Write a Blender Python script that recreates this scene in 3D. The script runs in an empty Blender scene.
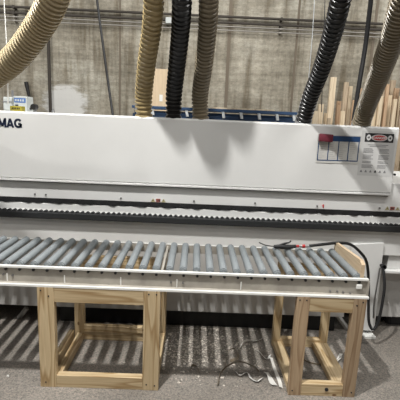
import bpy, bmesh, math, random
from mathutils import Vector, Matrix, Quaternion
random.seed(7)
S = bpy.context.scene
COL = S.collection
# ------------------------------------------------------------------ camera
H = 1.46
FPX = 400.0
ps, pp, pr = 0.0132, math.radians(11.3), math.radians(2.46)
R0 = Vector((math.cos(ps), -math.sin(ps), 0))
F = Vector((math.sin(ps)*math.cos(pp), math.cos(ps)*math.cos(pp), -math.sin(pp)))
U0 = R0.cross(F)
R = R0*math.cos(pr) + U0*math.sin(pr)
U = U0*math.cos(pr) - R0*math.sin(pr)
EYE = Vector((0, 0, H))
cam = bpy.data.cameras.new('camera'); camo = bpy.data.objects.new('camera', cam); COL.objects.link(camo)
M = Matrix((R, U, -F)).transposed().to_4x4(); M.translation = EYE
camo.matrix_world = M
cam.sensor_fit = 'HORIZONTAL'; cam.sensor_width = 36; cam.lens = 36*FPX/400; cam.clip_start = .05
S.camera = camo
def ray(px, py): return F + R*((px-200)/FPX) - U*((py-200)/FPX)
def PY(px, py, Y):                     # survey helper: point of the sight line at depth Y
    r = ray(px, py); return EYE + r*(Y/r.y)
def PZ(px, py, z=0.0):
    r = ray(px, py); return EYE + r*((z-H)/r.z)
# ------------------------------------------------------------------ helpers
def link(name, bm, mat, parent=None, smooth=False, loc=None, rot=None):
    me = bpy.data.meshes.new(name)
    bmesh.ops.recalc_face_normals(bm, faces=bm.faces[:])
    bm.to_mesh(me); bm.free()
    if smooth:
        for p in me.polygons: p.use_smooth = True
        try: me.set_sharp_from_angle(angle=math.radians(38))
        except Exception: pass
    o = bpy.data.objects.new(name, me); COL.objects.link(o)
    if mat: me.materials.append(mat)
    if parent: o.parent = parent
    if loc is not None: o.location = loc
    if rot is not None: o.rotation_euler = rot
    return o
def NB(): return bmesh.new()
def bx(bm, x0, x1, y0, y1, z0, z1, bev=0, mtx=None):
    r = bmesh.ops.create_cube(bm, size=1); vs = r['verts']
    for v in vs:
        v.co = Vector((x0+(v.co.x+.5)*(x1-x0), y0+(v.co.y+.5)*(y1-y0), z0+(v.co.z+.5)*(z1-z0)))
    if bev:
        es = list({e for v in vs for e in v.link_edges})
        rr = bmesh.ops.bevel(bm, geom=es, offset=bev, segments=2, affect='EDGES', profile=.5)
        vs = list({v for f in rr['faces'] for v in f.verts} | {v for v in vs if v.is_valid})
    if mtx:
        for v in vs: v.co = mtx @ v.co
    return vs
def box(name, x0, x1, y0, y1, z0, z1, mat, parent=None, bev=0):
    """box whose mesh is centred on its own origin"""
    c = Vector(((x0+x1)/2, (y0+y1)/2, (z0+z1)/2))
    bm = NB(); bx(bm, x0-c.x, x1-c.x, y0-c.y, y1-c.y, z0-c.z, z1-c.z, bev)
    return link(name, bm, mat, parent, loc=c)
def cyl(bm, p, q, r, n=14, r2=None):
    p, q = Vector(p), Vector(q); d = q-p; L = d.length
    m = Matrix.Translation((p+q)/2) @ d.to_track_quat('Z', 'Y').to_matrix().to_4x4()
    bmesh.ops.create_cone(bm, cap_ends=True, segments=n, radius1=r, radius2=r if r2 is None else r2, depth=L, matrix=m)
def spline(pts, n):
    """Catmull-Rom through pts, about n samples evenly spaced"""
    P = [Vector(p) for p in pts]; P = [P[0]*2-P[1]] + P + [P[-1]*2-P[-2]]
    out = []
    for i in range(1, len(P)-2):
        a, b, c, d = P[i-1], P[i], P[i+1], P[i+2]
        for k in range(24):
            t = k/24
            out.append(.5*((2*b)+(c-a)*t+(2*a-5*b+4*c-d)*t*t+(3*b-a-3*c+d)*t**3))
    out.append(P[-2])
    L = [0]
    for i in range(1, len(out)): L.append(L[-1]+(out[i]-out[i-1]).length)
    res = []; j = 0
    for k in range(n+1):
        s = L[-1]*k/n
        while j < len(L)-2 and L[j+1] < s: j += 1
        t = (s-L[j])/max(1e-9, L[j+1]-L[j]); res.append(out[j].lerp(out[j+1], min(1, t)))
    return res, L[-1]
def sweep(bm, pts, rad, n=16, cap=True):
    """tube; rad is a function of the sample index"""
    rings = []; t0 = (pts[1]-pts[0]).normalized()
    nrm = t0.orthogonal().normalized()
    for i, p in enumerate(pts):
        t = (pts[min(i+1, len(pts)-1)]-pts[max(i-1, 0)]).normalized()
        nrm = (nrm - t*nrm.dot(t)).normalized(); b = t.cross(nrm)
        r = rad(i)
        rings.append([bm.verts.new(p+nrm*math.cos(a)*r+b*math.sin(a)*r) for a in [2*math.pi*k/n for k in range(n)]])
    for a, b in zip(rings, rings[1:]):
        for k in range(n): bm.faces.new((a[k], a[(k+1) % n], b[(k+1) % n], b[k]))
    if cap: bm.faces.new(rings[0][::-1]); bm.faces.new(rings[-1])
def tag(o, label=None, cat=None, group=None, kind=None):
    if label: o['label'] = label
    if cat: o['category'] = cat
    if group: o['group'] = group
    if kind: o['kind'] = kind
    return o
def thing(name, label, cat, loc=(0, 0, 0), group=None):
    o = bpy.data.objects.new(name, None); COL.objects.link(o); o.location = loc; o.empty_display_size = .05
    return tag(o, label, cat, group)
def adopt(o, root):
    """parent o (built in world space) to a root that may sit anywhere"""
    o.parent = root; o.matrix_parent_inverse = Matrix.Translation(-Vector(root.location))
    return o
# ------------------------------------------------------------------ materials
def mat(name, col, rough=.5, metal=0, spec=.5):
    m = bpy.data.materials.new(name); m.use_nodes = True
    b = m.node_tree.nodes['Principled BSDF']
    b.inputs['Base Color'].default_value = (*col, 1); b.inputs['Roughness'].default_value = rough
    b.inputs['Metallic'].default_value = metal; b.inputs['Specular IOR Level'].default_value = spec
    return m
def nd(m, t, **kw):
    n = m.node_tree.nodes.new(t)
    for k, v in kw.items():
        if k in n.inputs: n.inputs[k].default_value = v
        else: setattr(n, k, v)
    return n
def lk(m, a, b): m.node_tree.links.new(a, b)
def ramp(m, fac, stops):
    r = nd(m, 'ShaderNodeValToRGB'); e = r.color_ramp.elements
    while len(e) < len(stops): e.new(.5)
    for el, (p, c) in zip(e, stops): el.position = p; el.color = (*c, 1)
    lk(m, fac, r.inputs['Fac']); return r.outputs['Color']
def coords(m, scale=(1, 1, 1), src='Object'):
    tc = nd(m, 'ShaderNodeTexCoord'); mp = nd(m, 'ShaderNodeMapping'); mp.inputs['Scale'].default_value = scale
    lk(m, tc.outputs[src], mp.inputs['Vector']); return mp.outputs['Vector']
def noise(m, vec, scale, detail=6, rough=.55):
    n = nd(m, 'ShaderNodeTexNoise'); n.inputs['Scale'].default_value = scale; n.inputs['Detail'].default_value = detail
    n.inputs['Roughness'].default_value = rough; lk(m, vec, n.inputs['Vector']); return n.outputs['Fac']
def mixc(m, fac, a, b, mode='MIX'):
    n = nd(m, 'ShaderNodeMix'); n.data_type = 'RGBA'; n.blend_type = mode
    for s, v in ((0, fac), (6, a), (7, b)):
        if isinstance(v, (int, float)): n.inputs[s].default_value = v
        elif isinstance(v, tuple): n.inputs[s].default_value = (*v, 1)
        else: lk(m, v, n.inputs[s])
    return n.outputs[2]
def bump(m, h, st=.2, dist=.01):
    b = nd(m, 'ShaderNodeBump'); b.inputs['Strength'].default_value = st; b.inputs['Distance'].default_value = dist
    lk(m, h, b.inputs['Height']); lk(m, b.outputs['Normal'], m.node_tree.nodes['Principled BSDF'].inputs['Normal'])
def setc(m, c): lk(m, c, m.node_tree.nodes['Principled BSDF'].inputs['Base Color'])

def painted(name, col, dirt=.12, rough=.45, sc=3):
    m = mat(name, col, rough); v = coords(m)
    f = noise(m, v, sc, 8, .6)
    setc(m, ramp(m, f, [(.3, tuple(c*(1-dirt) for c in col)), (.62, col)])); return m
M_WHITE = painted('machine_white_paint', (.74, .74, .725), .05, .4)
M_BASE = painted('machine_base_paint', (.53, .52, .50), .14, .5)
M_RAIL = painted('conveyor_cream_paint', (.42, .39, .34), .3, .45, 9)
M_EDGE = mat('bright_edge', (.80, .80, .77), .35)  # near-white, for flange edges, foot plate and rail seams
M_BLACK = mat('black_plastic', (.012, .012, .013), .5)
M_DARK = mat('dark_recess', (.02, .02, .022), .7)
M_BELT = mat('black_rubber', (.018, .019, .02), .6)
M_STEEL = mat('bright_steel', (.6, .6, .6), .3, 1)
M_SCREW = mat('dull_screw', (.25, .25, .25), .4, .8)
M_GREYPL = painted('grey_plastic', (.255, .28, .293), .15, .38, 14)
M_RED = mat('red_plastic', (.5, .03, .03), .4)
M_MAROON = mat('maroon_felt', (.14, .015, .03), .7)
M_BLUE = mat('blue_ink', (.018, .06, .16), .5)
M_NAVY = mat('navy_ink', (.012, .02, .05), .5)
M_PAPER = mat('laminated_paper', (.62, .61, .58), .35)
M_INK = mat('grey_ink', (.22, .22, .23), .6)
M_KINK = mat('black_ink', (.02, .02, .022), .5)
M_WINK = mat('white_ink', (.7, .7, .7), .5)
M_YEL = mat('yellow_plastic', (.34, .29, .03), .5)
M_CARTON = mat('white_carton', (.5, .53, .52), .6)
M_LADDER = mat('blue_fibreglass', (.013, .04, .095), .5)
M_ALU = mat('aluminium', (.5, .52, .53), .45, .3)
M_CREAMOFF = mat('white_edging', (.82, .81, .77), .4)
M_BROWNOFF = mat('brown_edging', (.20, .16, .11), .45)

def wood(name, light, dark, sc=1.0, ring=7):
    m = mat(name, light, .6)
    tc = nd(m, 'ShaderNodeTexCoord'); oi = nd(m, 'ShaderNodeObjectInfo')
    ad = nd(m, 'ShaderNodeVectorMath', operation='ADD'); lk(m, tc.outputs['Object'], ad.inputs[0])
    cx = nd(m, 'ShaderNodeCombineXYZ'); mu = nd(m, 'ShaderNodeMath', operation='MULTIPLY'); mu.inputs[1].default_value = 7.3
    lk(m, oi.outputs['Random'], mu.inputs[0]); lk(m, mu.outputs[0], cx.inputs['Z'])
    lk(m, cx.outputs[0], ad.inputs[1])
    mp = nd(m, 'ShaderNodeMapping'); mp.inputs['Scale'].default_value = (13*sc, 13*sc, .9*sc); lk(m, ad.outputs[0], mp.inputs['Vector'])
    n1 = nd(m, 'ShaderNodeTexNoise'); n1.inputs['Scale'].default_value = 1.2; n1.inputs['Detail'].default_value = 1.5
    lk(m, mp.outputs[0], n1.inputs['Vector'])
    mm = nd(m, 'ShaderNodeMath', operation='MULTIPLY'); mm.inputs[1].default_value = ring; lk(m, n1.outputs['Fac'], mm.inputs[0])
    fr = nd(m, 'ShaderNodeMath', operation='FRACT'); lk(m, mm.outputs[0], fr.inputs[0])
    mp2 = nd(m, 'ShaderNodeMapping'); mp2.inputs['Scale'].default_value = (160, 160, 5); lk(m, ad.outputs[0], mp2.inputs['Vector'])
    n2 = noise(m, mp2.outputs[0], 1, 3)
    c = ramp(m, fr.outputs[0], [(0, light), (.55, tuple(.75*a+.25*b for a, b in zip(light, dark))), (.85, dark), (1, light)])
    c2 = ramp(m, n2, [(.3, (.82, .80, .78)), (.65, (1, 1, 1))])
    vo = nd(m, 'ShaderNodeTexVoronoi'); vo.inputs['Scale'].default_value = 3.1
    mp3 = nd(m, 'ShaderNodeMapping'); mp3.inputs['Scale'].default_value = (2.2, 2.2, 1.2); lk(m, ad.outputs[0], mp3.inputs['Vector']); lk(m, mp3.outputs[0], vo.inputs['Vector'])
    k = ramp(m, vo.outputs['Distance'], [(.035, (.35, .25, .17)), (.06, (1, 1, 1))])
    c = mixc(m, 1.0, c, c2, 'MULTIPLY'); c = mixc(m, 1.0, c, k, 'MULTIPLY')
    hs = nd(m, 'ShaderNodeHueSaturation'); lk(m, c, hs.inputs['Color'])
    mr = nd(m, 'ShaderNodeMapRange'); mr.inputs['To Min'].default_value = .85; mr.inputs['To Max'].default_value = 1.12
    lk(m, oi.outputs['Random'], mr.inputs['Value']); lk(m, mr.outputs[0], hs.inputs['Value'])
    setc(m, hs.outputs[0]); bump(m, n2, .15, .002); return m
M_PINE = wood('pine_lumber', (.66, .52, .32), (.40, .265, .125))
M_PINE2 = wood('reddish_lumber', (.47, .345, .22), (.30, .195, .11))
M_PLY = wood('pale_plywood', (.68, .54, .37), (.62, .47, .31), .6, 4)
M_GREYWOOD = wood('weathered_lumber', (.55, .44, .31), (.38, .29, .20))
M_OLDPINE = wood('pale_stacked_pine', (.82, .69, .50), (.62, .49, .33))

# concrete floor
M_FLOOR = mat('concrete_floor', (.2, .19, .18), .7)
v = coords(M_FLOOR)
a = ramp(M_FLOOR, noise(M_FLOOR, v, 1.7, 8, .6), [(.3, (.168, .154, .134)), (.7, (.290, .270, .240))])
b = ramp(M_FLOOR, noise(M_FLOOR, v, 95, 10, .8), [(.38, (.40, .39, .38)), (.5, (.98, .98, .98)), (.62, (1.5, 1.34, 1.3))])
c = ramp(M_FLOOR, noise(M_FLOOR, coords(M_FLOOR, (1.6, 4, 1)), 7, 12, .8), [(.60, (1, 1, 1)), (.68, (1.7, 1.66, 1.6))])
d = ramp(M_FLOOR, noise(M_FLOOR, v, 260, 2, .8), [(.3, (.7, .7, .7)), (.6, (1.15, 1.15, 1.15))])
x = mixc(M_FLOOR, 1.0, a, b, 'MULTIPLY'); x = mixc(M_FLOOR, 1.0, x, c, 'MULTIPLY'); x = mixc(M_FLOOR, 1.0, x, d, 'MULTIPLY')
setc(M_FLOOR, x); bump(M_FLOOR, noise(M_FLOOR, v, 60, 6), .25, .004)
# stained concrete wall (object origin at the wall's foot)
M_WALL = mat('stained_concrete_wall', (.2, .18, .15), .85)
v = coords(M_WALL)
a = ramp(M_WALL, noise(M_WALL, v, 1.1, 8, .65), [(.32, (.24, .218, .172)), (.5, (.34, .312, .255)), (.7, (.46, .44, .38))])
b = ramp(M_WALL, noise(M_WALL, coords(M_WALL, (5, 5, .45)), 1.6, 6, .6), [(.37, (.54, .50, .44)), (.5, (.93, .93, .92)), (.68, (1.2, 1.2, 1.2))])
c = ramp(M_WALL, noise(M_WALL, coords(M_WALL, (.35, .35, 6)), 2.2, 5, .6), [(.35, (.78, .77, .75)), (.6, (1.08, 1.08, 1.08))])
d = ramp(M_WALL, noise(M_WALL, coords(M_WALL, (1, 1, 1.8)), 20, 8, .8), [(.34, (.68, .68, .67)), (.62, (1.25, 1.25, 1.25))])
x = mixc(M_WALL, 1.0, a, b, 'MULTIPLY'); x = mixc(M_WALL, 1.0, x, c, 'MULTIPLY'); x = mixc(M_WALL, 1.0, x, d, 'MULTIPLY')
# a scraped patch of old white paint: a stain with an outline of its own
pa, pb = PY(44, 108, 6.0), PY(87, 84, 6.0)
cxp, czp, hwp, hhp = (pa.x+pb.x)/2, (pa.z+pb.z)/2-.12, (pb.x-pa.x)/2, (pb.z-pa.z)/2+.12
tcn = nd(M_WALL, 'ShaderNodeTexCoord'); mpn = nd(M_WALL, 'ShaderNodeMapping'); mpn.vector_type = 'POINT'
mpn.inputs['Location'].default_value = (-cxp/hwp, 0, -(czp-3.25)/hhp); mpn.inputs['Scale'].default_value = (1/hwp, 0, 1/hhp)
lk(M_WALL, tcn.outputs['Object'], mpn.inputs['Vector'])
ln = nd(M_WALL, 'ShaderNodeVectorMath', operation='LENGTH'); lk(M_WALL, mpn.outputs[0], ln.inputs[0])
nz = noise(M_WALL, coords(M_WALL, (1, 1, 2.5)), 7, 10, .75)
sm = nd(M_WALL, 'ShaderNodeMath', operation='MULTIPLY_ADD'); sm.inputs[1].default_value = 1.5; lk(M_WALL, nz, sm.inputs[0]); lk(M_WALL, ln.outputs['Value'], sm.inputs[2])
mk = ramp(M_WALL, sm.outputs[0], [(0, (1, 1, 1)), (.5, (1, 1, 1)), (.9, (0, 0, 0))])
sm2 = nd(M_WALL, 'ShaderNodeMath', operation='MULTIPLY'); sm2.inputs[1].default_value = .5; lk(M_WALL, sm.outputs[0], sm2.inputs[0])
mk = ramp(M_WALL, sm2.outputs[0], [(.76, (.85, .85, .85)), (.92, (0, 0, 0))])
x = mixc(M_WALL, mk, x, (.72, .72, .70))
setc(M_WALL, x); bump(M_WALL, noise(M_WALL, v, 25, 8), .3, .01)

# ------------------------------------------------------------------ room shell
WY = 6.0
tag(box('floor', -7, 7, -5, WY+.2, -.1, 0, M_FLOOR), kind='structure')
o = box('wall_back', -7, 7, WY, WY+.25, 0, 6.5, M_WALL); tag(o, kind='structure')
# vertical form seams in the wall: shallow battens of darker concrete
M_SEAM = mat('dark_wall_seam', (.17, .14, .105), .9)
for i, (px, w) in enumerate(((228, .045), (295, .03), (120, .02), (371, .035))):
    p = PY(px, 60, WY)
    tag(box('trim_%d' % (i+1), p.x-w/2, p.x+w/2, WY-.006, WY+.01, 0, 6.5, M_SEAM), kind='structure')
M_BEAM = mat('rusty_dark_steel', (.05, .042, .034), .8, 0)
M_WIRE = mat('dusty_grey_wire', (.33, .31, .28), .6)
# pipes along the wall
for y0, y1, r, lab, pm in ((7, 24, .017, 'dark conduit running along the top of the concrete wall, highest of the wall lines', M_BEAM),
                       (13, 30, .017, 'dark conduit on the wall, second from the top, just above the pale wires', M_BEAM),
                       (16.5, 34, .008, 'thin pale wire along the wall, upper of the two below the dark conduits', M_WIRE),
                       (20.5, 37.5, .008, 'thin pale wire along the wall, lower of the two below the dark conduits', M_WIRE)):
    p, q = PY(0, y0, WY-.07), PY(400, y1, WY-.07); d = (q-p)
    z = (p.z+q.z)/2
    bm = NB(); cyl(bm, (-6.5, WY-.07, z), (6.5, WY-.07, z), r, 16)
    root = thing('wall_pipe', lab, 'pipe', (0, WY-.07, z))
    adopt(link('pipe', bm, pm, None, True), root)
    for xx in (-4.5, -2.6, -.8, 1.1, 2.9, 4.7):
        adopt(box('clamp', xx-.015, xx+.015, WY-.07-r*1.15, WY+.0, z-r*1.2, z+r*1.2, pm, None, .001), root)
p = PY(49, 60, WY-.03)
bm = NB(); cyl(bm, (p.x, WY-.035, 0), (p.x, WY-.035, PY(49, 21, WY).z), .022, 12)
tag(link('conduit', bm, M_BEAM, None, True), 'dark vertical conduit on the back wall beside the white paint patch', 'conduit')
p = PY(169, 22, WY-.02)
tag(box('junction_box', p.x-.04, p.x+.04, WY-.13, WY, p.z-.04, p.z+.04, M_CARTON, None, .006), 'small white square box on the wall pipes between two hoses', 'junction box')

# ------------------------------------------------------------------ the machine
MX0, MX1 = -3.2, 3.0
HF, BF = 2.597, 2.62                          # hood front, body front
mach = thing('edge_banding_machine', 'long white edge banding machine with dark feed chain behind the roller conveyor', 'machine', (0, 2.9, 0))
def mp(*a, **k): return adopt(box(*a, **k), mach)
hz0 = PY(200, 186.5, HF).z; hz1 = PY(200, 119, HF).z
hx1 = PY(396.5, 150, HF).x
bodyz = PY(398, 183.5, BF).z
slz1, slz0 = PY(200, 204.6, BF).z, PY(200, 209.2, BF).z
BB = 2.576                                   # feed beam front
bz1, bz0 = PY(200, 218.5, BB).z, PY(200, 225, BB).z
basez = PY(200, 312, 2.60).z
# hood with a folded lip along its lower edge
bm = NB()
prof = [(HF+.012, hz0), (HF, hz0+.012), (HF, hz1-.012), (HF+.012, hz1), (3.35, hz1), (3.35, hz0)]
# a leaning end edge, like the folded sheet in the photo
for xx in (MX0, hx1):
    [bm.verts.new((xx, y, z)) for y, z in prof]
bm.verts.ensure_lookup_table(); n = len(prof); V = bm.verts
for k in range(n): bm.faces.new((V[k], V[(k+1) % n], V[n+(k+1) % n], V[n+k]))
bm.faces.new([V[k] for k in range(n)]); bm.faces.new([V[n+k] for k in range(n)][::-1])
hood = adopt(link('hood', bm, M_WHITE), mach)
mp('hood_lip', MX0, hx1+.002, HF-.005, HF+.02, hz0-.010, hz0+.004, M_WHITE, bev=.003)
mp('hood_seal', MX0, hx1-.01, HF+.006, HF+.022, hz0-.018, hz0-.010, mat('grey_seal', (.22, .22, .21), .6))
# body under the hood
mp('front_panel', MX0, MX1, BF, 3.4, slz1, bodyz, M_WHITE, bev=.004)
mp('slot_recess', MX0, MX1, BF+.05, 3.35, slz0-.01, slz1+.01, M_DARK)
# rubber curtain edge hanging in the slot, slightly uneven
bm = NB(); N = 240; prev = None
for i in range(N+1):
    xx = MX0+(MX1-MX0)*i/N; zz = slz0+.004+.005*math.sin(i*.9)+.004*math.sin(i*2.3+1)
    a_, b_ = bm.verts.new((xx, BF-.004+.002*math.sin(i*1.7), zz)), bm.verts.new((xx, BF-.002, slz1+.003))
    if prev: bm.faces.new((prev[0], a_, b_, prev[1]))
    prev = (a_, b_)
bm.normal_update(); bmesh.ops.solidify(bm, geom=bm.faces[:], thickness=.003)
adopt(link('rubber_curtain', bm, M_BLACK), mach)
midz = bz1-.015
mp('middle_panel', MX0, MX1, BF, 3.4, .60, slz0, M_WHITE, bev=.003)
# feed beam
mp('feed_beam', MX0, MX1, BB, BF+.01, bz0, bz1, M_BELT, bev=.006)
mp('feed_shelf', MX0, MX1, BB+.036, BF+.01, bz1, bz1+.006, M_WHITE)
# feed chain pads
pad = None; pitch = .0345
i = 0; xx = PY(0, 212, BB).x-.05
xend = PY(400, 226, BB).x+.08
while i < 96 and xx < xend:
    if pad is None:
        bm = NB(); cyl(bm, (0, -.012, 0), (0, .012, 0), .0118, 12)
        pad = adopt(link('chain_pad', bm, M_BELT, None, True), mach); o = pad
    else:
        o = pad.copy(); COL.objects.link(o)
    o.location = (xx, BB+.020, bz1+.001); xx += pitch; i += 1
# lower body
BF2 = 2.60
mp('base_cabinet', MX0, PY(346, 300, BF2).x, BF2, 3.3, basez, .60, M_BASE, bev=.004)
gx0 = PY(346, 300, BF2).x
# black plinth below the cabinet
mp('plinth', PY(60, 318, 2.66).x, PY(334, 330, 2.66).x, 2.66, 3.2, 0, basez, M_BLACK, bev=.004)
mp('underside_shade_box', MX0, MX1, 3.0, 3.2, 0, basez, M_DARK)  # near-black box standing in for the shade in the gap underneath
# right cabinet beyond the conveyor
cx0 = PY(377, 290, 2.68).x
rz_led = PY(390, 271, 2.6).z
mp('side_cabinet', cx0, MX1, 2.72, 3.3, PY(390, 317, 2.72).z, rz_led-.02, M_BASE, bev=.004)
mp('side_ledge', cx0+.005, MX1, 2.60, 3.3, rz_led-.02, rz_led+.0, M_WHITE, bev=.004)
mp('side_upper_panel', cx0+.03, MX1, 2.64, 3.3, rz_led, .62, M_WHITE, bev=.004)
mp('inner_panel', gx0, cx0, 2.74, 3.3, basez, .60, M_WHITE)
# tapering support leg with its foot plate
fy = 2.60
lp = [PY(351, 245, fy), PY(384, 243, fy), PY(379, 290, fy), PY(374, 331, fy), PY(361, 330, fy)]
bm = NB(); f0 = bm.faces.new([bm.verts.new(p) for p in lp]); r_ = bmesh.ops.extrude_face_region(bm, geom=[f0])
for v_ in [g for g in r_['geom'] if isinstance(g, bmesh.types.BMVert)]: v_.co.y += .03
leg = adopt(link('support_leg', bm, M_WHITE), mach)
q = PZ(367.5, 337, 0.0)
for (a_, b_, c_, d_, nm) in ((q.x-.045, q.x+.045, q.y-.03, q.y+.08, 'foot_plate'),):
    mp(nm, a_, b_, c_, d_, 0, .022, M_EDGE, bev=.003)
bm = NB(); cyl(bm, (q.x, q.y+.02, .02), (q.x, q.y+.02, .035), .010, 6); adopt(link('foot_bolt', bm, M_SCREW), mach)
# diagonal white strut of the undercarriage right, and left foot
for (ax, ay, bx_, by) in ((338, 316, 347, 341), (27, 308, 19, 325)):
    a_ = PY(ax, ay, 2.68); b_ = PY(bx_, by, 2.68); b_.z = max(.0, b_.z)
    bm = NB(); cyl(bm, a_, b_, .017, 4); adopt(link('strut', bm, M_BASE), mach)
# screws on the front panel
for px, py in ((35, 194), (46, 194.5), (121, 198), (194, 201), (255, 203), (317, 206), (379.5, 208)):
    p = PY(px, py, BF)
    bm = NB(); cyl(bm, (p.x, BF-.006, p.z), (p.x, BF+.004, p.z), .006, 10); adopt(link('screw', bm, M_SCREW), mach)
p = PY(322.5, 205.5, BF)
bm = NB(); cyl(bm, (p.x, BF-.02, p.z-.012), (p.x, BF-.02, p.z+.012), .0045, 8); cyl(bm, (p.x, BF-.024, p.z), (p.x, BF+.004, p.z), .0035, 8)
o = adopt(link('indicator_pin', bm, M_RED), mach); o['label'] = 'small red indicator pin'
# warning triangle stickers
def tri(parent, cx, cz, s, y, m, name='triangle_mark'):
    bm = NB(); vs = [bm.verts.new((cx+dx*s, y, cz+dz*s)) for dx, dz in ((-1, -.8), (1, -.8), (0, .9))]
    f = bm.faces.new(vs); bm.normal_update(); bmesh.ops.solidify(bm, geom=[f], thickness=.0006)
    o = link(name, bm, m); adopt(o, parent) if parent.type == 'EMPTY' else None
    return o
M_STK = mat('pale_yellow_sticker', (.45, .40, .22), .5)
for px, py in ((158.5, 200.3), (392.5, 208.3)):
    p = PY(px, py, BF)
    st = adopt(box('warning_sticker', p.x-.052, p.x+.052, BF-.0015, BF+.001, p.z-.013, p.z+.013, M_WHITE), mach)
    st['label'] = 'small sticker with two yellow warning triangles around a red mark'
    for dx, mm, s in ((-.036, M_STK, .015), (.034, M_STK, .015), (-.036, M_KINK, .004), (.034, M_KINK, .004)):
        bm = NB(); y = -.0025 if s > .01 else -.0035
        vs = [bm.verts.new((dx+a*s, y, b*s)) for a, b in ((-1, -.75), (1, -.75), (0, .9))]
        f = bm.faces.new(vs); bm.normal_update(); bmesh.ops.solidify(bm, geom=[f], thickness=.0008); link('triangle_mark', bm, mm, st)
    bm = NB(); bx(bm, -.017, .013, -.0032, -.001, -.011, .011); link('red_mark', bm, mat('faded_red_ink', (.42, .13, .10), .6), st)
    bm = NB()
    for k in range(3): bx(bm, -.013+k*.009, -.008+k*.009, -.0042, -.003, -.007, .007)
    link('pictogram', bm, M_KINK, st)
# lettering
def text(name, s, size, loc, m, parent=None, bold=0, align='LEFT'):
    cu = bpy.data.curves.new(name, 'FONT'); cu.body = s; cu.size = size; cu.extrude = .0006; cu.offset = bold; cu.align_x = align
    t = bpy.data.objects.new(name+'_tmp', cu); COL.objects.link(t)
    dg = bpy.context.evaluated_depsgraph_get(); dg.update()
    me = bpy.data.meshes.new_from_object(t.evaluated_get(dg)); bpy.data.objects.remove(t)
    o = bpy.data.objects.new(name, me); COL.objects.link(o); me.materials.clear(); me.materials.append(m)
    o.location = loc; o.rotation_euler = (math.pi/2, 0, 0)
    return o
pg = PY(22.3, 128.2, HF)
capz = PY(18, 118.6, HF).z-PY(18, 128, HF).z
GL = {'H': (.92, [[(.12, 0), (.12, 1)], [(.80, 0), (.80, 1)], [(.12, .5), (.80, .5)]]),
      'M': (1.02, [[(.12, 0), (.12, 1)], [(.90, 0), (.90, 1)], [(.14, .93), (.51, .12)], [(.88, .93), (.51, .12)]]),
      'A': (.96, [[(.11, 0), (.48, .96)], [(.85, 0), (.48, .96)], [(.24, .27), (.72, .27)]]),
      'O': (1.04, [[(.52+.40*math.cos(t_*math.pi/12), .5+.40*math.sin(t_*math.pi/12)) for t_ in range(25)]]),
      'G': (1.0, [[(.52+.40*math.cos(t_), .5+.40*math.sin(t_)) for t_ in [math.pi*(.22+1.56*k/20) for k in range(21)]] + [(.86, .44), (.55, .44)], [(.86, .46), (.86, .04)]])}
bm = NB(); st_ = .115; gap = .02
total = sum(GL[c][0]+gap for c in 'HOMAG'); xw = capz*.84
ox = -total*xw
for c in 'HOMAG':
    w_, strokes = GL[c]
    for stq in strokes:
        for (ax, az), (bx_, bz_) in zip(stq, stq[1:]):
            A_, B_ = Vector((ox+ax*xw, 0, az*capz)), Vector((ox+bx_*xw, 0, bz_*capz)); d_ = (B_-A_)
            if d_.length < 1e-6: continue
            e_ = d_.normalized()*(st_*.12*capz if len(stq) > 2 else 0); n_ = Vector((-d_.z, 0, d_.x)).normalized()*st_*capz
            q4 = [A_-e_-n_, B_+e_-n_, B_+e_+n_, A_-e_+n_]
            for v_ in q4: v_.z = min(capz, max(0, v_.z))
            lo = [bm.verts.new((v_.x, 0, v_.z)) for v_ in q4]; hi = [bm.verts.new((v_.x, -.0012, v_.z)) for v_ in q4]
            bm.faces.new(hi); bm.faces.new(lo[::-1])
            for k in range(4): bm.faces.new((lo[k], lo[(k+1) % 4], hi[(k+1) % 4], hi[k]))
    ox += (w_+gap)*xw
t = link('maker_lettering', bm, M_NAVY, None, False, (pg.x, HF-.0005, pg.z))
adopt(t, mach); t['label'] = 'dark navy block lettering'
# danger sticker on the hood (right end)
p = PY(376, 152, HF)
def rel(px, py): w = PY(px, py, HF); return w.x-p.x, w.z-p.z
x0 = rel(360, 150)[0]; x1 = rel(396, 150)[0]; z1 = rel(376, 131)[1]; z0 = rel(376, 176)[1]
dk = adopt(box('danger_sticker', p.x+x0, p.x+x1-.012, HF-.001, HF+.001, p.z+z0, p.z+z1, mat('sticker_white', (.62, .62, .61), .4)), mach)
dk['label'] = 'white safety sticker with black and red heading'
cx = (x0+x1-.012)/2; wd = (x1-.012-x0); hh = z1-z0; cz = (z0+z1)/2
def sub(name, a, b, c, d, m, t=1):      # a..b across, c..d down (0..1 of the sticker)
    bm = NB(); bx(bm, -wd/2+a*wd, -wd/2+b*wd, -.001-.0007*t, -.0005, hh/2-d*hh, hh/2-c*hh); return link(name, bm, m, dk)
sub('heading_band', .10, .94, .05, .245, M_KINK, 1)
def oval(name, cx, cz, rx, rz, m, t):
    bm = NB(); vs = [bm.verts.new((cx+rx*math.cos(k*math.pi/14), -.001-.0007*t, cz+rz*math.sin(k*math.pi/14))) for k in range(28)]
    f = bm.faces.new(vs); bm.normal_update(); bmesh.ops.solidify(bm, geom=[f], thickness=.0006); return link(name, bm, m, dk)
hzc = hh/2-.148*hh
oval('oval_border', .02*wd, hzc, .235*wd, .072*hh, M_WINK, 2); oval('red_oval', .02*wd, hzc, .205*wd, .056*hh, M_RED, 3)
oval('round_icon', -.29*wd, hzc, .065*wd, .065*hh, M_WINK, 2); oval('round_icon', .335*wd, hzc, .065*wd, .065*hh, M_WINK, 2)
for sx in (-.29, .335):
    bm = NB(); bx(bm, sx*wd-.003, sx*wd+.004, -.0034, -.0022, hzc-.006, hzc+.007); bx(bm, sx*wd-.009, sx*wd+.006, -.0034, -.0022, hzc-.002, hzc+.001); link('icon_figure', bm, M_KINK, dk)
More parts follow.
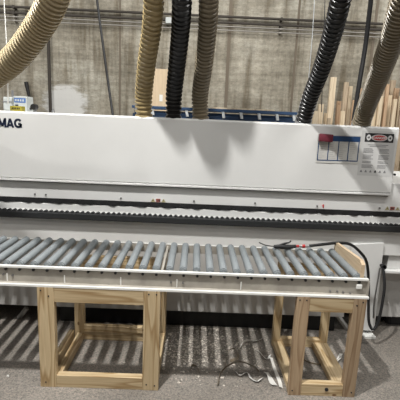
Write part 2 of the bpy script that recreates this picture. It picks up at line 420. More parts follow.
tt = text('danger_lettering', 'DANGER', .021, (0, 0, 0), M_WINK, bold=.0004, align='CENTER'); tt.parent = dk; tt.location = (.02*wd, -.0034, hzc-.0075)
bm = NB()
rr_ = random.Random(3)
for k, w_ in ((.30, .62), (.335, .5)):
    bx(bm, -w_*wd/2+.02*wd, w_*wd/2, -.0018, -.0008, hh/2-(k+.012)*hh, hh/2-k*hh)
for colx in (-.40, .06):
    for k in range(16):
        if k in (4, 9, 12): continue
        z = .39+k*.028; w_ = rr_.uniform(.24, .33)
        bx(bm, colx*wd, (colx+w_)*wd, -.0018, -.0008, hh/2-(z+.011)*hh, hh/2-z*hh)
link('fine_print', bm, M_INK, dk)
for k in range(6):
    bm = NB(); cxx = (-.40+.14*k)*wd; s = .0085; zz = -hh/2+.10*hh
    vs = [bm.verts.new((cxx+a*s, -.002, zz+b*s)) for a, b in ((-1, -.8), (1, -.8), (.25, .9), (-.25, .9))]
    f = bm.faces.new(vs); bm.normal_update(); bmesh.ops.solidify(bm, geom=[f], thickness=.0008); link('pictogram', bm, M_KINK if k == 3 else M_INK, dk)
p = PY(394.5, 174.5, HF)
bm = NB(); cyl(bm, (p.x-.002, HF-.012, p.z), (p.x-.002, HF+.004, p.z), .007, 10); adopt(link('hood_latch', bm, M_BLACK), mach)

# the laminated chart and the felt eraser holding it
c0 = PY(316.5, 147, HF)
A = [PY(317.5, 134, HF), PY(361, 136, HF), PY(358.5, 165.5, HF), PY(316, 161, HF)]
cx = sum(a.x for a in A)/4; cz = sum(a.z for a in A)/4
ch = thing('chart_sheet', 'laminated paper chart with blue heading and four blue-lined columns on the white hood', 'chart', (cx, HF-.002, cz))
ch.rotation_euler = (0, math.radians(-.6), 0)
W_ = (A[1].x-A[0].x)/2; Hh = (A[0].z-A[3].z+A[1].z-A[2].z)/4
def cb(name, a, b, c, d, y0, y1, m):
    bm = NB(); bx(bm, a*W_, b*W_, y0, y1, c*Hh, d*Hh); return link(name, bm, m, ch)
cb('sheet', -1, 1, -1, 1, -.001, .001, M_PAPER)
cb('heading_band', -.96, .96, .55, .93, -.0018, -.0008, M_BLUE)
for k in range(5):
    w_ = .022; xx = -.93+k*.4625
    cb('column_line', xx-w_, xx+w_, -.80, .56, -.0019, -.0008, M_BLUE)
cb('bottom_line', -.95, .94, -.84, -.77, -.0019, -.0008, M_BLUE)
M_FAINT = mat('faint_ink', (.42, .42, .41), .6)
for k in range(4):
    bm = NB()
    for j in range(9):
        zz = .45-j*.135; xx = -.87+k*.4625; w_ = random.uniform(.14, .33)
        bx(bm, xx*W_, (xx+w_)*W_, -.0016, -.0008, (zz-.028)*Hh, zz*Hh)
    link('fine_print', bm, M_FAINT, ch)
p = PY(324.8, 137.8, HF)
er = thing('board_eraser', 'dark maroon magnetic eraser stuck over the corner of the paper chart', 'eraser', (p.x, HF-.002, p.z)); er.rotation_euler = (0, math.radians(2), 0)
bm = NB(); bx(bm, -.044, .044, -.034, -.012, -.024, .025, .006); link('handle', bm, M_MAROON, er, True)
bm = NB(); bx(bm, -.043, .043, -.012, 0, -.023, .023, .002); link('felt_pad', bm, mat('grey_felt', (.2, .16, .16), .9), er)

# ------------------------------------------------------------------ roller conveyor
CF, CB = 1.985, 2.43
ZT, ZB = PY(200, 273.5, CF-.02).z, PY(200, 290, CF-.02).z
cv = thing('roller_conveyor', 'long gravity roller conveyor with grey rollers in a cream steel frame', 'conveyor', (0, 2.2, ZB))
CX0 = -1.75; CX1 = PY(367, 285, CF).x
def cp(*a, **k): return adopt(box(*a, **k), cv)
def channel(name, y, s, zt, zb):
    bm = NB()
    bx(bm, CX0, CX1, min(y, y-s*.004), max(y, y-s*.004), zb, zt)
    bx(bm, CX0, CX1, min(y, y-s*.012), max(y, y-s*.012), zt-.004, zt, .0015)
    bx(bm, CX0, CX1+.0, min(y, y-s*.040), max(y, y-s*.040), zb, zb+.004, .0015)
    return adopt(link(name, bm, M_RAIL), cv)
channel('front_rail', CF, 1, ZT, ZB)
zbk = ZT
channel('back_rail', CB, -1, zbk, ZB+.04)
# near-white strips along the edges of the flanges
for y0, y1, z, nm in ((CF-.016, CF-.012, ZT-.006, 'flange_edge'), (CF-.044, CF-.040, ZB-.003, 'flange_edge'), (CB+.0, CB+.012, zbk, 'flange_face')):
    cp(nm, CX0, CX1, y0, y1, z-.003 if nm == 'flange_edge' else z, z+.007 if nm == 'flange_edge' else z+.003, M_EDGE)
cp('flange_face', CX0, CX1, CF-.012, CF, ZT, ZT+.002, M_EDGE)
# rollers: survey the pitch from two roller ends
ZR = ZT+.004                                # roller axis height
RR = .0208
xa = PZ(196.6, 274, ZR).x; 
pitchR = .0712
xs = [xa+pitchR*k for k in range(-26, 14) if xa+pitchR*k > CX0+.03 and xa+pitchR*k < CX1-.028]
# three gaps where a cross member shows instead of a roller are left as in the photo
roll = None
for k, xx in enumerate(xs):
    if roll is None:
        bm = NB()
        L = CB-CF-.012
        cyl(bm, (0, -L/2+.006, 0), (0, L/2-.006, 0), RR, 22)
        cyl(bm, (0, -L/2, 0), (0, L/2, 0), RR*.82, 18)
        cyl(bm, (0, -L/2-.006, 0), (0, L/2+.006, 0), .005, 8)
        roll = adopt(link('roller', bm, M_GREYPL, None, True), cv); rr0 = roll
        bm = NB(); cyl(bm, (0, -.009, 0), (0, .001, 0), .0075, 8); bolt = adopt(link('axle_bolt', bm, M_BLACK), cv); bb = bolt
    else:
        rr0 = roll.copy(); COL.objects.link(rr0); bb = bolt.copy(); COL.objects.link(bb)
    rr0.location = (xx, (CF+CB)/2, ZR-.003)
    bb.location = (xx+.004, CF-.004, ZT-.019)
# cross members under the rollers
for px in (64, 163, 181, 262):
    xx = PZ(px, 268, ZB+.07).x
    bm = NB(); bx(bm, xx-.007, xx+.007, CF, CB, ZB+.04, ZB+.082, .002)
    adopt(link('cross_member', bm, M_RAIL), cv)
for px, py in ((3.5, 274), (13, 275), (100, 286), (117, 288), (171, 282), (183, 282.5), (330, 291), (337, 291), (343, 292), (350, 293)):
    p = PY(px, py, CF-.004)
    bm = NB(); cyl(bm, (p.x, CF-.012, p.z), (p.x, CF, p.z), .0055, 6); adopt(link('frame_bolt', bm, M_SCREW), cv)
for px in (8, 65, 121, 177, 241):
    p = PY(px, 282, CF)
    adopt(box('joint_seam', p.x-.0025, p.x+.0025, CF-.008, CF-.003, ZB+.005, ZB+.048, M_EDGE), cv)
cp('flange_face', CX0, CX1, CF-.040, CF-.030, ZB+.004, ZB+.0052, M_EDGE)
cp('end_plate', CX1-.004, CX1, CF-.03, CB, ZB, ZT-.004, M_RAIL)
adopt(box('end_hook', CX1-.06, CX1-.03, CF-.016, CF-.002, ZB+.035, ZB+.06, M_EDGE, None, .004), cv)['label'] = 'small bright bracket'

# wooden fence board at the conveyor's end
yb0, yb1 = CF+.005, CB-.02
zfb = ZT+.006
XB = PY(366, 264, CF).x-.012
zt_f = PY(366.5, 264, yb0).z; zt_b = PY(344, 242, yb1).z
bm = NB()
pl = [(yb0, zfb-.06), (yb1, zfb-.06), (yb1, zt_b), (yb1-.03, zt_b), (yb0+.03, zt_f+.012), (yb0, zt_f-.006)]
zc = (zfb+zt_f)/2
f0 = bm.faces.new([bm.verts.new((0, z-zc, y-2.2)) for y, z in pl]); r_ = bmesh.ops.extrude_face_region(bm, geom=[f0])
for v_ in [g for g in r_['geom'] if isinstance(g, bmesh.types.BMVert)]: v_.co.x += .020
o = link('end_board', bm, M_PLY, None, False, (XB-.008, 2.2, zc), (math.pi/2, 0, 0))
# (local z runs along world -y after the turn; mirror the outline back)
for v_ in o.data.vertices: v_.co.z = -v_.co.z
o.data.flip_normals()
tag(o, 'upright pale wooden board closing the right end of the roller conveyor', 'board')

# ------------------------------------------------------------------ lumber stands under the conveyor
def lumber(name, root, x0, x1, y0, y1, z0, z1, m):
    """box with its grain (local z) along its longest side"""
    c = Vector(((x0+x1)/2, (y0+y1)/2, (z0+z1)/2)); sx, sy, sz = x1-x0, y1-y0, z1-z0
    bm = NB()
    if sz >= sx and sz >= sy: a, b, L, rot = sx, sy, sz, (0, 0, 0)
    elif sx >= sy: a, b, L, rot = sz, sy, sx, (0, math.pi/2, 0)
    else: a, b, L, rot = sx, sz, sy, (math.pi/2, 0, 0)
    bx(bm, -a/2, a/2, -b/2, b/2, -L/2, L/2, .0025)
    o = link(name, bm, m, None, False, c, rot)
    return adopt(o, root)
T = .038; W = .089
FY = CF-.03
def stand(label, ins, xl, xr, y0, y1, ztop, lw, mleg, mrail, flat, screws):
    r = thing('lumber_stand', label, 'stand', ((xl+xr)/2, (y0+y1)/2, 0), None)
    for xx0, xx1 in ((xl, xl+lw), (xr-lw, xr)):
        lumber('leg', r, xx0, xx1, y0, y0+T, 0, ztop, mleg)
    for xx0, xx1 in ((xl+ins, xl+ins+lw*.72), (xr-lw*.72, xr)):
        lumber('leg', r, xx0, xx1, y1-T, y1, 0, ztop, mrail)
    zr = .072
    lumber('top_rail', r, xl+lw, xr-lw, y0+.002, y0+T, ztop-.085, ztop, mrail)
    lumber('bottom_rail', r, xl+lw, xr-lw, y0+.002, y0+T+.004, 0, zr, mrail)
    lumber('top_rail', r, xl+ins+lw*.72, xr-lw*.72, y1-T, y1-.002, ztop-.085, ztop, mrail)
    lumber('bottom_rail', r, xl+ins+lw*.72, xr-lw*.72, y1-T, y1-.002, 0, .06, mrail)
    if ins: lumber('middle_rail', r, xl+ins+lw*.72, xr-lw*.72, y1-T-.01, y1-.012, .062, .105, mrail)
    if flat:
        lumber('side_rail', r, xl+.004, xl+W*.8, y0+T+.004, y1-T, 0, T, mrail)
        lumber('side_rail', r, xr-W-.01, xr-.0, y0+T+.004, y1-T, 0, T, mrail)
    else:
        for xx0, xx1 in ((xl+.004, xl+T), (xr-T, xr-.004)):
            lumber('side_rail', r, xx0, xx1, y0+T+.004, y1-T, 0, .07, mrail)
            lumber('side_rail', r, xx0, xx1, y0+T, y1-T, ztop-.085, ztop, mrail)
        lumber('side_rail', r, xl+.06, xl+.06+T, y0+T+.004, y1-T, 0, .05, mrail)
    for sx, sz in screws:
        bm = NB(); cyl(bm, (sx, y0-.002, sz), (sx, y0+.004, sz), .0042, 8); adopt(link('screw', bm, M_KINK), r)
    return r
f_ = lambda px, py: PY(px, py, FY)
ZS = ZB-.004
xl, xr = PZ(41, 386, 0).x, PZ(158, 391, 0).x
yf = (PZ(41, 386, 0).y+PZ(158, 391.5, 0).y)/2
print('front y', yf, 'FY', FY, 'ZT', ZT, 'ZB', ZB, 'xs', xl, xr)
FY = yf
yb = PZ(130, 338, 0).y
print('back y', yb)
scr = [(xl+.02, ZS-.02), (xl+.06, ZS-.05), (xr-.02, ZS-.02), (xr-.06, ZS-.02), (xr-.02, .03), (xr-.065, .035), (xl+.03, .03)]
stand('wide pale pine lumber stand under the left half of the roller conveyor', .04, xl, xr, FY, yb, ZS, .087, M_PINE, M_PINE, False, scr)
xl, xr = PZ(287.5, 393.5, 0).x, PZ(353.5, 396, 0).x
print('right', PZ(287.5, 393.5, 0).y, PZ(353.5, 396, 0).y)
scr = [(xl+.015, ZS-.02), (xl+.05, ZS-.02), (xr-.02, ZS-.02), (xr-.05, ZS-.04), (xl+.02, .03), (xr-.02, .03)]
r2 = stand('narrow lumber stand with reddish legs under the right end of the conveyor', 0, xl, xr, FY, yb, ZS, .068, M_PINE2, M_PINE, True, scr)
p = PY(326.5, 389.5, FY)
bm = NB(); cyl(bm, (p.x, FY-.004, p.z), (p.x, FY+.006, p.z), .010, 12); o = adopt(link('bolt_hole', bm, M_KINK), r2)

# ------------------------------------------------------------------ air hose and blow gun
def tube(name, pts, r, m, parent=None, n=90, seg=10):
    s, L = spline(pts, n); bm = NB(); sweep(bm, s, lambda i: r, seg); o = link(name, bm, m, None, True)
    if parent: adopt(o, parent)
    return o
g0 = PY(305, 243.5, 2.39); ah = thing('air_blow_gun', 'black air blow gun with red collar lying on the right rollers', 'air gun', g0)
zt = ZR+RR+.012
def G(px, py, y=2.36): return PY(px, py, y)
tube('nozzle', [G(259, 242.5), G(265, 245), G(272, 246.2), G(277, 246.4)], .0032, M_BLACK, ah, 24, 8)
s, L = spline([G(274, 246.6), G(281, 246.6), G(289, 247), G(296, 246.2)], 20)
bm = NB(); sweep(bm, s, lambda i: .010+.006*math.sin(math.pi*i/20), 12); adopt(link('gun_body', bm, M_BLACK, None, True), ah)
s, L = spline([G(278, 246), G(284, 243.6), G(289, 242.5), G(291, 240.6)], 20)
bm = NB(); sweep(bm, s, lambda i: .0075-.003*i/20, 10); adopt(link('trigger', bm, M_BLACK, None, True), ah)
for a_, b_, r_, m_, nm in ((296, 299, .008, M_RED, 'collar'), (299, 302, .011, M_STEEL, 'coupling'), (302, 305, .011, M_RED, 'collar'), (305, 310, .009, M_STEEL, 'coupling')):
    bm = NB(); cyl(bm, G(a_, 246.3), G(b_, 246.1), r_, 14); adopt(link(nm, bm, m_, None, True), ah)
hs = [G(309, 246), G(317, 245), PY(326, 244, 2.37), PY(338, 243, 2.40), PY(350, 244.3, 2.42), PY(360, 252, 2.44), PY(366.5, 262, 2.47), PY(368.5, 280, 2.50), PY(368.5, 305, 2.50), PY(369, 322, 2.48), PY(373, 329.5, 2.46),
      PY(378, 322, 2.47), PY(382, 305, 2.49), PY(384.5, 285, 2.52), PY(383, 268, 2.56)]
ho = tube('air_line', hs, .0095, M_BLACK, None, 140, 10)
tag(ho, 'black rubber air line arching over the end board and looping beside the machine', 'hose')
p = PY(382.5, 266, 2.58)
bm = NB(); cyl(bm, (p.x, 2.555, p.z), (p.x, 2.66, p.z), .011, 12); cyl(bm, (p.x, 2.555, p.z), (p.x, 2.567, p.z), .018, 14)
adopt(link('air_fitting', bm, M_BLACK, None, True), mach)
tube('grey_cable', [PY(380, 268, 2.575), PY(377, 285, 2.575), PY(374, 305, 2.57), PY(373.5, 318, 2.575)], .006, M_SCREW, mach, 40, 8).name = 'cable'

# black foot pedal on the floor at the right
q = PZ(398, 326, 0)
bm = NB(); out = [(-.085, 0), (-.075, .05), (.02, .075), (.2, .08), (.2, -.01), (.02, -.03), (-.06, -.03)]
x0 = q.x+.0
f0 = bm.faces.new([bm.verts.new((a, b, 0.004)) for a, b in out]); r_ = bmesh.ops.extrude_face_region(bm, geom=[f0])
for v_ in [g for g in r_['geom'] if isinstance(g, bmesh.types.BMVert)]: v_.co.z = .062+.025*min(1, max(0, (v_.co.x+.08)/.1)); v_.co.y *= .85
bmesh.ops.bevel(bm, geom=bm.edges[:], offset=.008, segments=2, affect='EDGES')
pd = thing('foot_pedal', 'low black pedal on the floor at the right edge, beside the air line', 'pedal', (x0, q.y+.04, 0))
link('pedal_cover', bm, M_BLACK, pd, True)
bm = NB(); bx(bm, -.07, .19, -.02, .065, 0, .006, .002); link('base_plate', bm, M_BELT, pd)

# ------------------------------------------------------------------ debris on the floor
def ribbon(name, pts, w, m, label, tilt=.6, thick=.0012):
    s, L = spline(pts, 46); bm = NB(); pr_ = None
    for i, p in enumerate(s):
        t = (s[min(i+1, len(s)-1)]-s[max(i-1, 0)]).normalized()
        up = Vector((0, 0, 1)); sd = t.cross(up).normalized(); a = tilt+.25*math.sin(i*.14)
        d_ = (sd*math.cos(a)+up*math.sin(a))*w/2; off = up*abs(d_.z)
        q_ = (bm.verts.new(p-d_+off), bm.verts.new(p+d_+off))
        if pr_: bm.faces.new((pr_[0], q_[0], q_[1], pr_[1]))
        pr_ = q_
    bm.normal_update(); bmesh.ops.solidify(bm, geom=bm.faces[:], thickness=thick)
    o = link(name, bm, m, None, True); tag(o, label, 'offcut'); return o
def fl(*pts, z=.003): return [PZ(a, b, z+(c[0] if c else 0)) for a, b, *c in pts]
ribbon('edging_offcut', fl((236, 373), (240, 377), (247, 373.5), (251, 379), (257, 382), (262, 379)), .019, M_CREAMOFF, 'zigzag white edging offcut on the floor left of the narrow stand', .75)
ribbon('edging_offcut', fl((266, 373), (269, 377), (272, 382), (275, 386)), .032, M_CREAMOFF, 'short straight white edging offcut touching the narrow stand', .25)
ribbon('edging_offcut', fl((271, 358), (274, 368), (279, 380), (281, 388)), .022, M_CREAMOFF, 'long thin pale edging offcut lying along the left side of the narrow stand', .3)
ribbon('edging_offcut', fl((218, 386), (220, 376), (228, 367, .02), (240, 363, .03), (252, 367, .015), (259, 373)), .02, M_BROWNOFF, 'arched brown edging offcut behind the white zigzag one', 1.2)
ribbon('edging_offcut', fl((239, 350), (243, 344, .01), (248, 342, .015), (256, 342), (262, 340)), .026, M_CREAMOFF, 'pale hooked edging offcut in the conveyor shade near the plinth', .9)
ribbon('edging_offcut', fl((225, 366), (229, 352, .03), (235, 350, .04), (238, 358, .02), (230, 362)), .016, M_BROWNOFF, 'looped brown edging offcut in the middle of the conveyor shade', 1.1)
ribbon('edging_offcut', fl((190, 372), (192, 367), (197, 368), (199, 373)), .02, M_BROWNOFF, 'small brown curl of edging nearest the wide stand', 1.2)
ribbon('edging_offcut', fl((258, 352), (262, 356, .008), (267, 360), (270, 356)), .02, M_CREAMOFF, 'crumpled pale edging offcut beside the back of the narrow stand', .8)
ribbon('edging_offcut', fl((333, 364), (338, 360, .004), (341, 354)), .022, M_CREAMOFF, 'small white edging scrap on the floor between the narrow stand rails', .2)
ribbon('edging_offcut', fl((300, 358), (309, 363), (322, 365, .0), (335, 362), (345, 352), (347, 342)), .010, M_BROWNOFF, 'long dark curved edging strip crossing the floor inside the narrow stand', 1.3)
# sawdust and chips, uncountable
bm = NB(); rg = random.Random(11)
def chip(x, y, s):
    a = rg.uniform(0, 6.28); vs = []
    for k in range(4):
        vs.append(bm.verts.new((x+s*math.cos(a+k*1.57)*rg.uniform(.4, 1), y+s*math.sin(a+k*1.57)*rg.uniform(.3, 1), .001+rg.uniform(0, .35)*s)))
    tp = bm.verts.new((x, y, .001+s*.6))
    for k in range(4): bm.faces.new((vs[k], vs[(k+1) % 4], tp))
    bm.faces.new(vs[::-1])
for _ in range(1000):
    p = PZ(rg.gauss(195, 22), rg.gauss(345, 13)); chip(p.x, min(2.62, max(2.0, p.y)), rg.uniform(.002, .010))
for _ in range(170):
    p = PZ(rg.gauss(205, 30), rg.gauss(350, 15)); chip(p.x, min(2.62, max(2.0, p.y)), rg.uniform(.008, .016))
for _ in range(450):
    p = PZ(rg.gauss(245, 18), rg.gauss(352, 14)); chip(p.x, min(2.62, max(2.0, p.y)), rg.uniform(.002, .006))
for _ in range(260):
    chip(rg.uniform(-1.8, 1.9), rg.uniform(1.4, 2.6), rg.uniform(.0015, .004))
tag(link('sawdust', bm, mat('pale_sawdust', (.60, .55, .48), .9)), 'scattered sawdust and small chips on the floor below the conveyor', 'sawdust', kind='stuff')
p = PZ(8, 377, 0); bm = NB(); bmesh.ops.create_icosphere(bm, subdivisions=1, radius=.008, matrix=Matrix.Translation((p.x, p.y, .006)))
for v_ in bm.verts: v_.co.x += rg.uniform(-.003, .003)
tag(link('wood_chip', bm, M_CREAMOFF), 'single pale chip on the open floor left of the wide stand', 'chip')

# ------------------------------------------------------------------ extraction hoses
def hose_mat(name, col, rough=.4, tr=0):
    m = mat(name, col, rough); v = coords(m)
    f = noise(m, v, 12, 4); setc(m, ramp(m, f, [(.3, tuple(.82*c for c in col)), (.7, col)])); return m
M_H1 = hose_mat('cream_ribbed_hose', (.52, .43, .27), .3)
M_H2 = hose_mat('ochre_ribbed_hose', (.44, .34, .17), .3)
M_HB = hose_mat('black_ribbed_hose', (.007, .007, .008), .32)
M_H3 = hose_mat('smoky_tan_ribbed_hose', (.235, .195, .13), .36)
M_CLAMP = mat('clamp_steel', (.30, .30, .31), .35, .8)
def hose(label, pts, r, pitch, m, amp=.17, cuff=True, n=22, rp=None):
    P = [PY(*p) if len(p) == 3 else Vector(p[:3]) for p in pts]
    base = P[-1]
    p0 = P[0]; t0 = (P[0]-P[1]).normalized()
    if cuff: P = [Vector((p0.x+t0.x*.1, p0.y+.22, p0.z+1.3)), Vector((p0.x+t0.x*.12, p0.y+.02, p0.z+.35))] + P          # carry on up towards the roof
    root = thing('extraction_hose', label, 'hose', base)
    s, L = spline(P, 10); nr = int(L/pitch); s, L = spline(P, nr*6)
    prof = [0, .05, .9, 1, .9, .05]
    bm = NB(); sweep(bm, s, lambda i: r*(1-amp)+r*amp*prof[i % 6], n)
    adopt(link('ribbed_tube', bm, m, None, True), root)
    if cuff:
        t = (s[-1]-s[-8]).normalized()
        bm = NB(); cyl(bm, s[-1]-t*.012, s[-1]+t*.014, r*1.03, 24); adopt(link('clamp_band', bm, M_CLAMP if m is not M_HB else M_CLAMP, None, True), root)
    return root
HB = 2.66
def up(p, dz, dy=0, dx=0): w = PY(*p); return (w.x+dx, w.y+dy, w.z+dz, 0)
hose('cream ribbed hose crossing the upper left corner, leftmost of the hoses',
     [(70, -55, 1.75), (55, -5, 1.85), (40, 25, 1.95), (17, 56, 2.05), (-8, 77, 2.15), (-45, 100, 2.35)], .066, .0205, M_H1, cuff=False)
hose('ochre ribbed hose rising left of the black one at the pale plywood sheet',
     [(155, -45, 2.15), (154, 0, 2.25), (151.5, 30, 2.36), (146.5, 65, 2.50), (143.7, 95, 2.62), (144, 117.5, HB)], .056, .0285, M_H2)
hose('black ribbed hose rising straight up beside the pale plywood sheet',
     [(183, -45, 2.1), (182, 0, 2.2), (180.5, 30, 2.34), (177, 65, 2.50), (174, 95, 2.62), (173.5, 119, HB)], .053, .0285, M_HB)
hose('smoky tan ribbed hose standing near the left end of the blue ladder',
     [(211, -45, 2.15), (209, 0, 2.25), (207.5, 30, 2.36), (204, 65, 2.50), (200, 95, 2.62), (200.5, 119.5, HB)], .054, .0235, M_H3)
hose('black ribbed hose leaning right, rising by the right end of the blue ladder',
     [(349, -45, 1.95), (340.5, 0, 2.05), (332, 35, 2.2), (321, 70, 2.38), (310, 98, 2.55), (303.5, 121, HB)], .0515, .0275, M_HB)
hose('smoky tan ribbed hose leaning right before the stacked lumber, rightmost of the hoses',
     [(420, -45, 1.75), (404, 0, 1.86), (392, 40, 2.06), (379, 75, 2.30), (367.5, 104, 2.55), (361, 124, HB)], .059, .0215, M_H3)
# collars on the machine top, one per hose
for px, py in ((144, 117.5), (173.5, 119), (200.5, 119.5), (303.5, 121), (361, 124)):
    p = PY(px, py, HB)
    bm = NB(); cyl(bm, (p.x, HB, hz1-.02), (p.x, HB, p.z+.004), .050, 24); adopt(link('hose_collar', bm, M_BLACK, None, True), mach)

# hanging cables and rods
def cable(name, label, pts, r, m, cat='cable', seg=8):
    o = tube(name, [PY(*p) for p in pts], r, m, None, 60, seg); tag(o, label, cat); return o
cable('hanging_cable', 'dark cable hanging diagonally in front of the wall, left of the ochre hose', [(92, -40, 4.2), (97, 0, 4.2), (103, 45, 4.15), (108.5, 85, 4.1), (113, 116, 4.0)], .012, M_BLACK)
cable('hanging_wire', 'thin pale wire hanging at the upper left corner', [(3, -40, 2.6), (4, 0, 2.6), (5.5, 25, 2.6), (7.5, 70, 2.6), (8, 104, 2.7)], .0035, M_CREAMOFF)
cable('hanging_wire', 'thin pale wire hanging left of the leaning black hose', [(316, -40, 3.5), (314.5, 0, 3.5), (312, 40, 3.5), (309, 75, 3.5), (307, 100, 3.5)], .0035, M_ALU)
cable('hanging_rod', 'dark tapering rod leaning between the lumber and the rightmost hose', [(377, -40, 2.9), (371, 0, 2.95), (365.5, 45, 3.0), (359, 85, 3.0), (353.5, 121, 3.0)], .017, M_BLACK, 'rod')
cable('hanging_wire', 'thin dark wire hanging down between the leaning black hose and the lumber', [(326, -40, 4), (325, 0, 4), (323, 60, 4), (321.5, 112, 4)], .004, M_BLACK)

# ------------------------------------------------------------------ things on and behind the machine top
TOPZ = hz1
# blue ladder lying on its side on the machine top
LY = 3.05
lx0, lx1 = PY(132, 112, LY).x, PY(299, 118, LY).x
lz1 = (PY(180, 106.0, LY).z+PY(280, 112.6, LY).z)/2
ld = thing('ladder', 'blue ladder with pale rungs lying on its side on top of the machine', 'ladder', ((lx0+lx1)/2, LY, TOPZ))
adopt(box('side_rail', lx0, lx1, LY-.012, LY+.05, lz1-.020, lz1, M_LADDER, None, .003), ld)
adopt(box('side_rail', lx0, lx1, LY+.03, LY+.05, TOPZ, TOPZ+.026, M_LADDER, None, .003), ld)
adopt(box('rear_rail', lx0, lx1, LY+.12, LY+.15, TOPZ+.0, TOPZ+.05, M_LADDER, None, .003), ld)
adopt(box('rear_rail', lx0, lx1, LY+.10, LY+.13, TOPZ+.058, lz1-.01, mat('dark_blue_fibreglass', (.012, .03, .08), .5), None, .003), ld)
for k, px in enumerate((137, 152, 168, 186.5, 205, 223, 241, 259, 277, 294)):
    a_ = PY(px-1.2, 112, LY); b_ = PY(px+.8, 118, LY)
    bm = NB(); bx(bm, -.010, .010, -.006, .02, 0, lz1-TOPZ-.022, .002)
    for v_ in bm.verts: v_.co.x -= (v_.co.z)*.22; v_.co.x *= (1-.5*max(0, v_.co.z)/.1) if False else 1
    adopt(link('rung', bm, M_ALU, None, False, ((a_.x+b_.x)/2+.01, LY, TOPZ+.015)), ld)
p = PY(212, 105.5, LY); q = PY(268, 110, LY)
o = box('wood_strip', p.x, q.x+.05, LY+.0, LY+.03, lz1, lz1+.010, M_OLDPINE, None, .001); tag(o, 'thin pale wood strip lying on top of the blue ladder', 'wood strip')
# plywood sheet behind
PYY = 3.55
p, q = PY(151.5, 118, PYY), PY(171, 69.5, PYY)
bm = NB(); hgt = q.z; bx(bm, -(q.x-p.x)/2, (q.x-p.x)/2, -.009, .009, -hgt/2, hgt/2, .001)
o = link('plywood_sheet', bm, M_PLY, None, False, ((p.x+q.x)/2, PYY, hgt/2)); tag(o, 'tall pale plywood sheet standing between the ochre and the black hose', 'plywood sheet')
p = PY(161, 98, PYY-.01)
bm = NB(); bx(bm, -.014, .014, -.002, 0, -.028, .028, .0005); q_ = link('paper_label', bm, M_CREAMOFF, o, False, (p.x-o.location.x, -.0092, p.z-o.location.z)); q_['label'] = 'small white paper label'
# small things on the machine top at the left
def on_top(name, label, cat, x0, y0, x1, y1, Y, dep, m, bev=.004):
    p, q = PY(x0, y1, Y), PY(x1, y0, Y); h = q.z-TOPZ
    root = thing(name, label, cat, ((p.x+q.x)/2, Y, TOPZ))
    w = (q.x-p.x)/2
    bm = NB(); bx(bm, -w, w, 0, dep, 0, h, bev); link('body', bm, m, root)
    return root, w, h
r, w, h = on_top('control_box', 'pale grey-white box with rounded lid at the far left on the machine top', 'box', 3, 97, 12, 108, 3.0, .12, M_CARTON, .01)
bm = NB(); bx(bm, -w*.95, w*.95, -.004, .002, h*.62, h*.68); link('lid_seam', bm, M_INK, r)
bm = NB(); cyl(bm, (w*.5, .05, h-.005), (w*.5, .05, h+.05), .008, 8); link('stub_pipe', bm, M_INK, r)
r, w, h = on_top('carton', 'white carton with blue printing on the machine top behind the yellow tape box', 'carton', 13.5, 96.5, 26.5, 108.5, 2.98, .12, M_CARTON)
bm = NB(); bx(bm, -w*.85, w*.85, -.0015, 0, h*.58, h*.88); link('blue_print', bm, mat('light_blue_ink', (.08, .17, .42), .5), r)
bm = NB()
for k in range(4): bx(bm, -w*.7+k*w*.36, -w*.7+k*w*.36+w*.22, -.0025, -.001, h*.66, h*.8)
link('white_print', bm, M_CARTON, r)
bm = NB(); bx(bm, -w*.7, -w*.25, -.002, 0, h*.2, h*.45); link('dark_print', bm, M_NAVY, r)
r, w, h = on_top('tape_box', 'yellow box with dark print lying near the left end of the machine top', 'box', 10, 106.2, 22, 111, 2.75, .05, M_YEL, .003)
h2 = h
bm = NB()
for k in range(5): bx(bm, -w*.65+k*w*.27, -w*.65+k*w*.27+w*.16, -.002, 0, h*.35, h*.7)
link('dark_print', bm, M_KINK, r)
p = PY(35, 106.5, 2.85); r = thing('clamp_knob', 'small black knob on the machine top right of the white carton', 'knob', (p.x, 2.85, TOPZ))
bm = NB(); cyl(bm, (0, 0, 0), (0, 0, .02), .012, 10); link('stem', bm, M_SCREW, r)
bm = NB(); cyl(bm, (-.006, -.02, .034), (-.002, .02, .034), .020, 14); cyl(bm, (-.035, 0, .018), (-.015, 0, .026), .009, 8); link('handle', bm, M_BLACK, r, True)
p = PY(53, 107, 2.95); bm = NB(); cyl(bm, (p.x, 2.95, TOPZ), (p.x, 2.95, TOPZ+.03), .014, 10, .006)
tag(link('cap_nut', bm, M_SCREW, None, True), 'tiny dark cap on the machine top below the wall conduit', 'cap')
a_, b_ = PY(26, 82, WY-.05), PY(29.5, 98, WY-.05); bm = NB(); cyl(bm, a_, b_, .03, 8, .02)
hk = link('wall_hook', bm, M_BLACK, None, True); tag(hk, 'short dark hook on the wall above the white carton', 'hook')

# lumber leaning on the wall at the right
rg = random.Random(5)
spec = [  # px centre, top py, width px, material
 (316.5, 111, 5, 0), (322, 104, 5, 0), (330, 118, 3, 1), (334.5, 77, 5.5, 0), (340, 101, 4, 2), (344, 111, 4, 0), (347.5, 82, 4, 1), (351.5, 86, 4, 0), (356, 100, 4, 2),
 (372, 86, 4, 1), (376, 100, 5, 0), (380, 92, 4, 2), (384, 82, 4, 1), (387, 98, 5.5, 0), (391, 95, 4, 0), (394.5, 80, 5, 1), (398, 88, 4.5, 2), (402, 96, 4, 0), (366, 95, 4, 0), (407, 84, 5, 1), (412, 90, 5, 0), (361, 88, 4, 2), (369, 104, 4, 0), (374, 95, 3.5, 0), (378, 84, 3, 1), (382.5, 96, 3.5, 0), (389, 84, 3, 2), (396.5, 99, 3.5, 0), (326.5, 113, 3, 0)]
mats = (M_OLDPINE, M_GREYWOOD, wood('reddish_stacked_lumber', (.60, .42, .27), (.44, .28, .17)))
names = {0: 'pale', 1: 'weathered brown', 2: 'reddish'}
spec.sort()
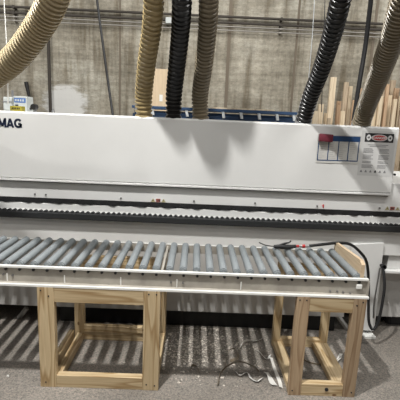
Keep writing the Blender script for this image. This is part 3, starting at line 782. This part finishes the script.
for k, (px, py, w, mi) in enumerate(spec):
    Y = 5.35+rg.uniform(-.02, .02)+(k % 3)*.11
    top = PY(px, py, Y); wd_ = w*Y/400
    L = top.z; lean = rg.uniform(-.01, .012)
    bm = NB(); bx(bm, -wd_/2, wd_/2, -.019, .019, -L/2, L/2, .002)
    ty = min(.12, WY-.1-Y)/L
    o = link('lumber_plank', bm, mats[mi], None, False, (top.x-lean*L/2, Y, L/2+.0), (-ty*.6, lean, 0))
    side = ('short' if py > 98 else 'tall')
    where = 'left of the rightmost hose' if px < 360 else ('just behind the rightmost hose' if px < 371 else 'right of the rightmost hose')
    tag(o, '%s %s plank leaning in the stack by the wall, %s' % (side, names[mi], where), 'plank', 'lumber planks stacked upright by the wall')
# make every plank label single out one
pls = [o for o in bpy.data.objects if o.name.startswith('lumber_plank')]
from collections import defaultdict
dd = defaultdict(list)
for o in pls: dd[o['label']].append(o)
ordn = ['leftmost', 'second from left', 'third from left', 'fourth from left', 'fifth from left', 'sixth from left', 'seventh from left', 'eighth from left', 'ninth from left']
for lab, os_ in dd.items():
    if len(os_) > 1:
        os_.sort(key=lambda o: o.location.x)
        for k, o in enumerate(os_): o['label'] = lab.replace(' plank leaning in the stack by the wall,', ' plank by the wall,')+', '+ordn[k]

# ------------------------------------------------------------------ light
def area(name, loc, sx, sy, e, col=(1, .985, .955), target=None):
    l = bpy.data.lights.new(name, 'AREA'); l.shape = 'RECTANGLE'; l.size = sx; l.size_y = sy; l.energy = e; l.color = col
    o = bpy.data.objects.new(name, l); COL.objects.link(o); o.location = loc
    if target: o.rotation_euler = (Vector(target)-Vector(loc)).to_track_quat('-Z', 'Y').to_euler()
    return o
area('high_bay_or_fill', (-.6, 1.02, 4.2), .06, .16, 150)
area('high_bay_or_fill', (2.0, .95, 4.6), 1.6, .16, 66)  # wide fill added to even out the hood, no known fixture
area('high_bay_or_fill', (-3.4, .95, 4.6), 1.2, .16, 26)  # matching fill added on the left, no known fixture
area('high_bay_or_fill', (-1.0, -.45, 5.0), .07, .22, 42)
area('high_bay_or_fill', (0, -3.0, 5.0), 2.2, 1.0, 42)  # large soft fill added in front to brighten upright faces
area('high_bay_or_fill', (3.8, -2.6, 5.2), .8, .8, 36)  # unseen fill added from the right front
area('high_bay_or_fill', (-3.2, 4.1, 3.9), .4, 1.2, 42, target=(-2.6, 6, 1.2))  # wall washer added behind the machine to brighten the wall, left
area('high_bay_or_fill', (0, 4.1, 3.9), .4, 1.2, 42, target=(0, 6, 1.2))  # added wall washer for the middle of the wall
area('high_bay_or_fill', (3.2, 4.1, 3.9), .4, 1.2, 46, target=(2.8, 6, 1.2))  # added wall washer for the right of the wall and the planks
w = bpy.data.worlds.new('world'); S.world = w; w.use_nodes = True
w.node_tree.nodes['Background'].inputs[0].default_value = (1, .96, .9, 1); w.node_tree.nodes['Background'].inputs[1].default_value = .055
S.view_settings.view_transform = 'Standard'; S.view_settings.look = 'None'; S.view_settings.gamma = 1; S.view_settings.exposure = 0.17
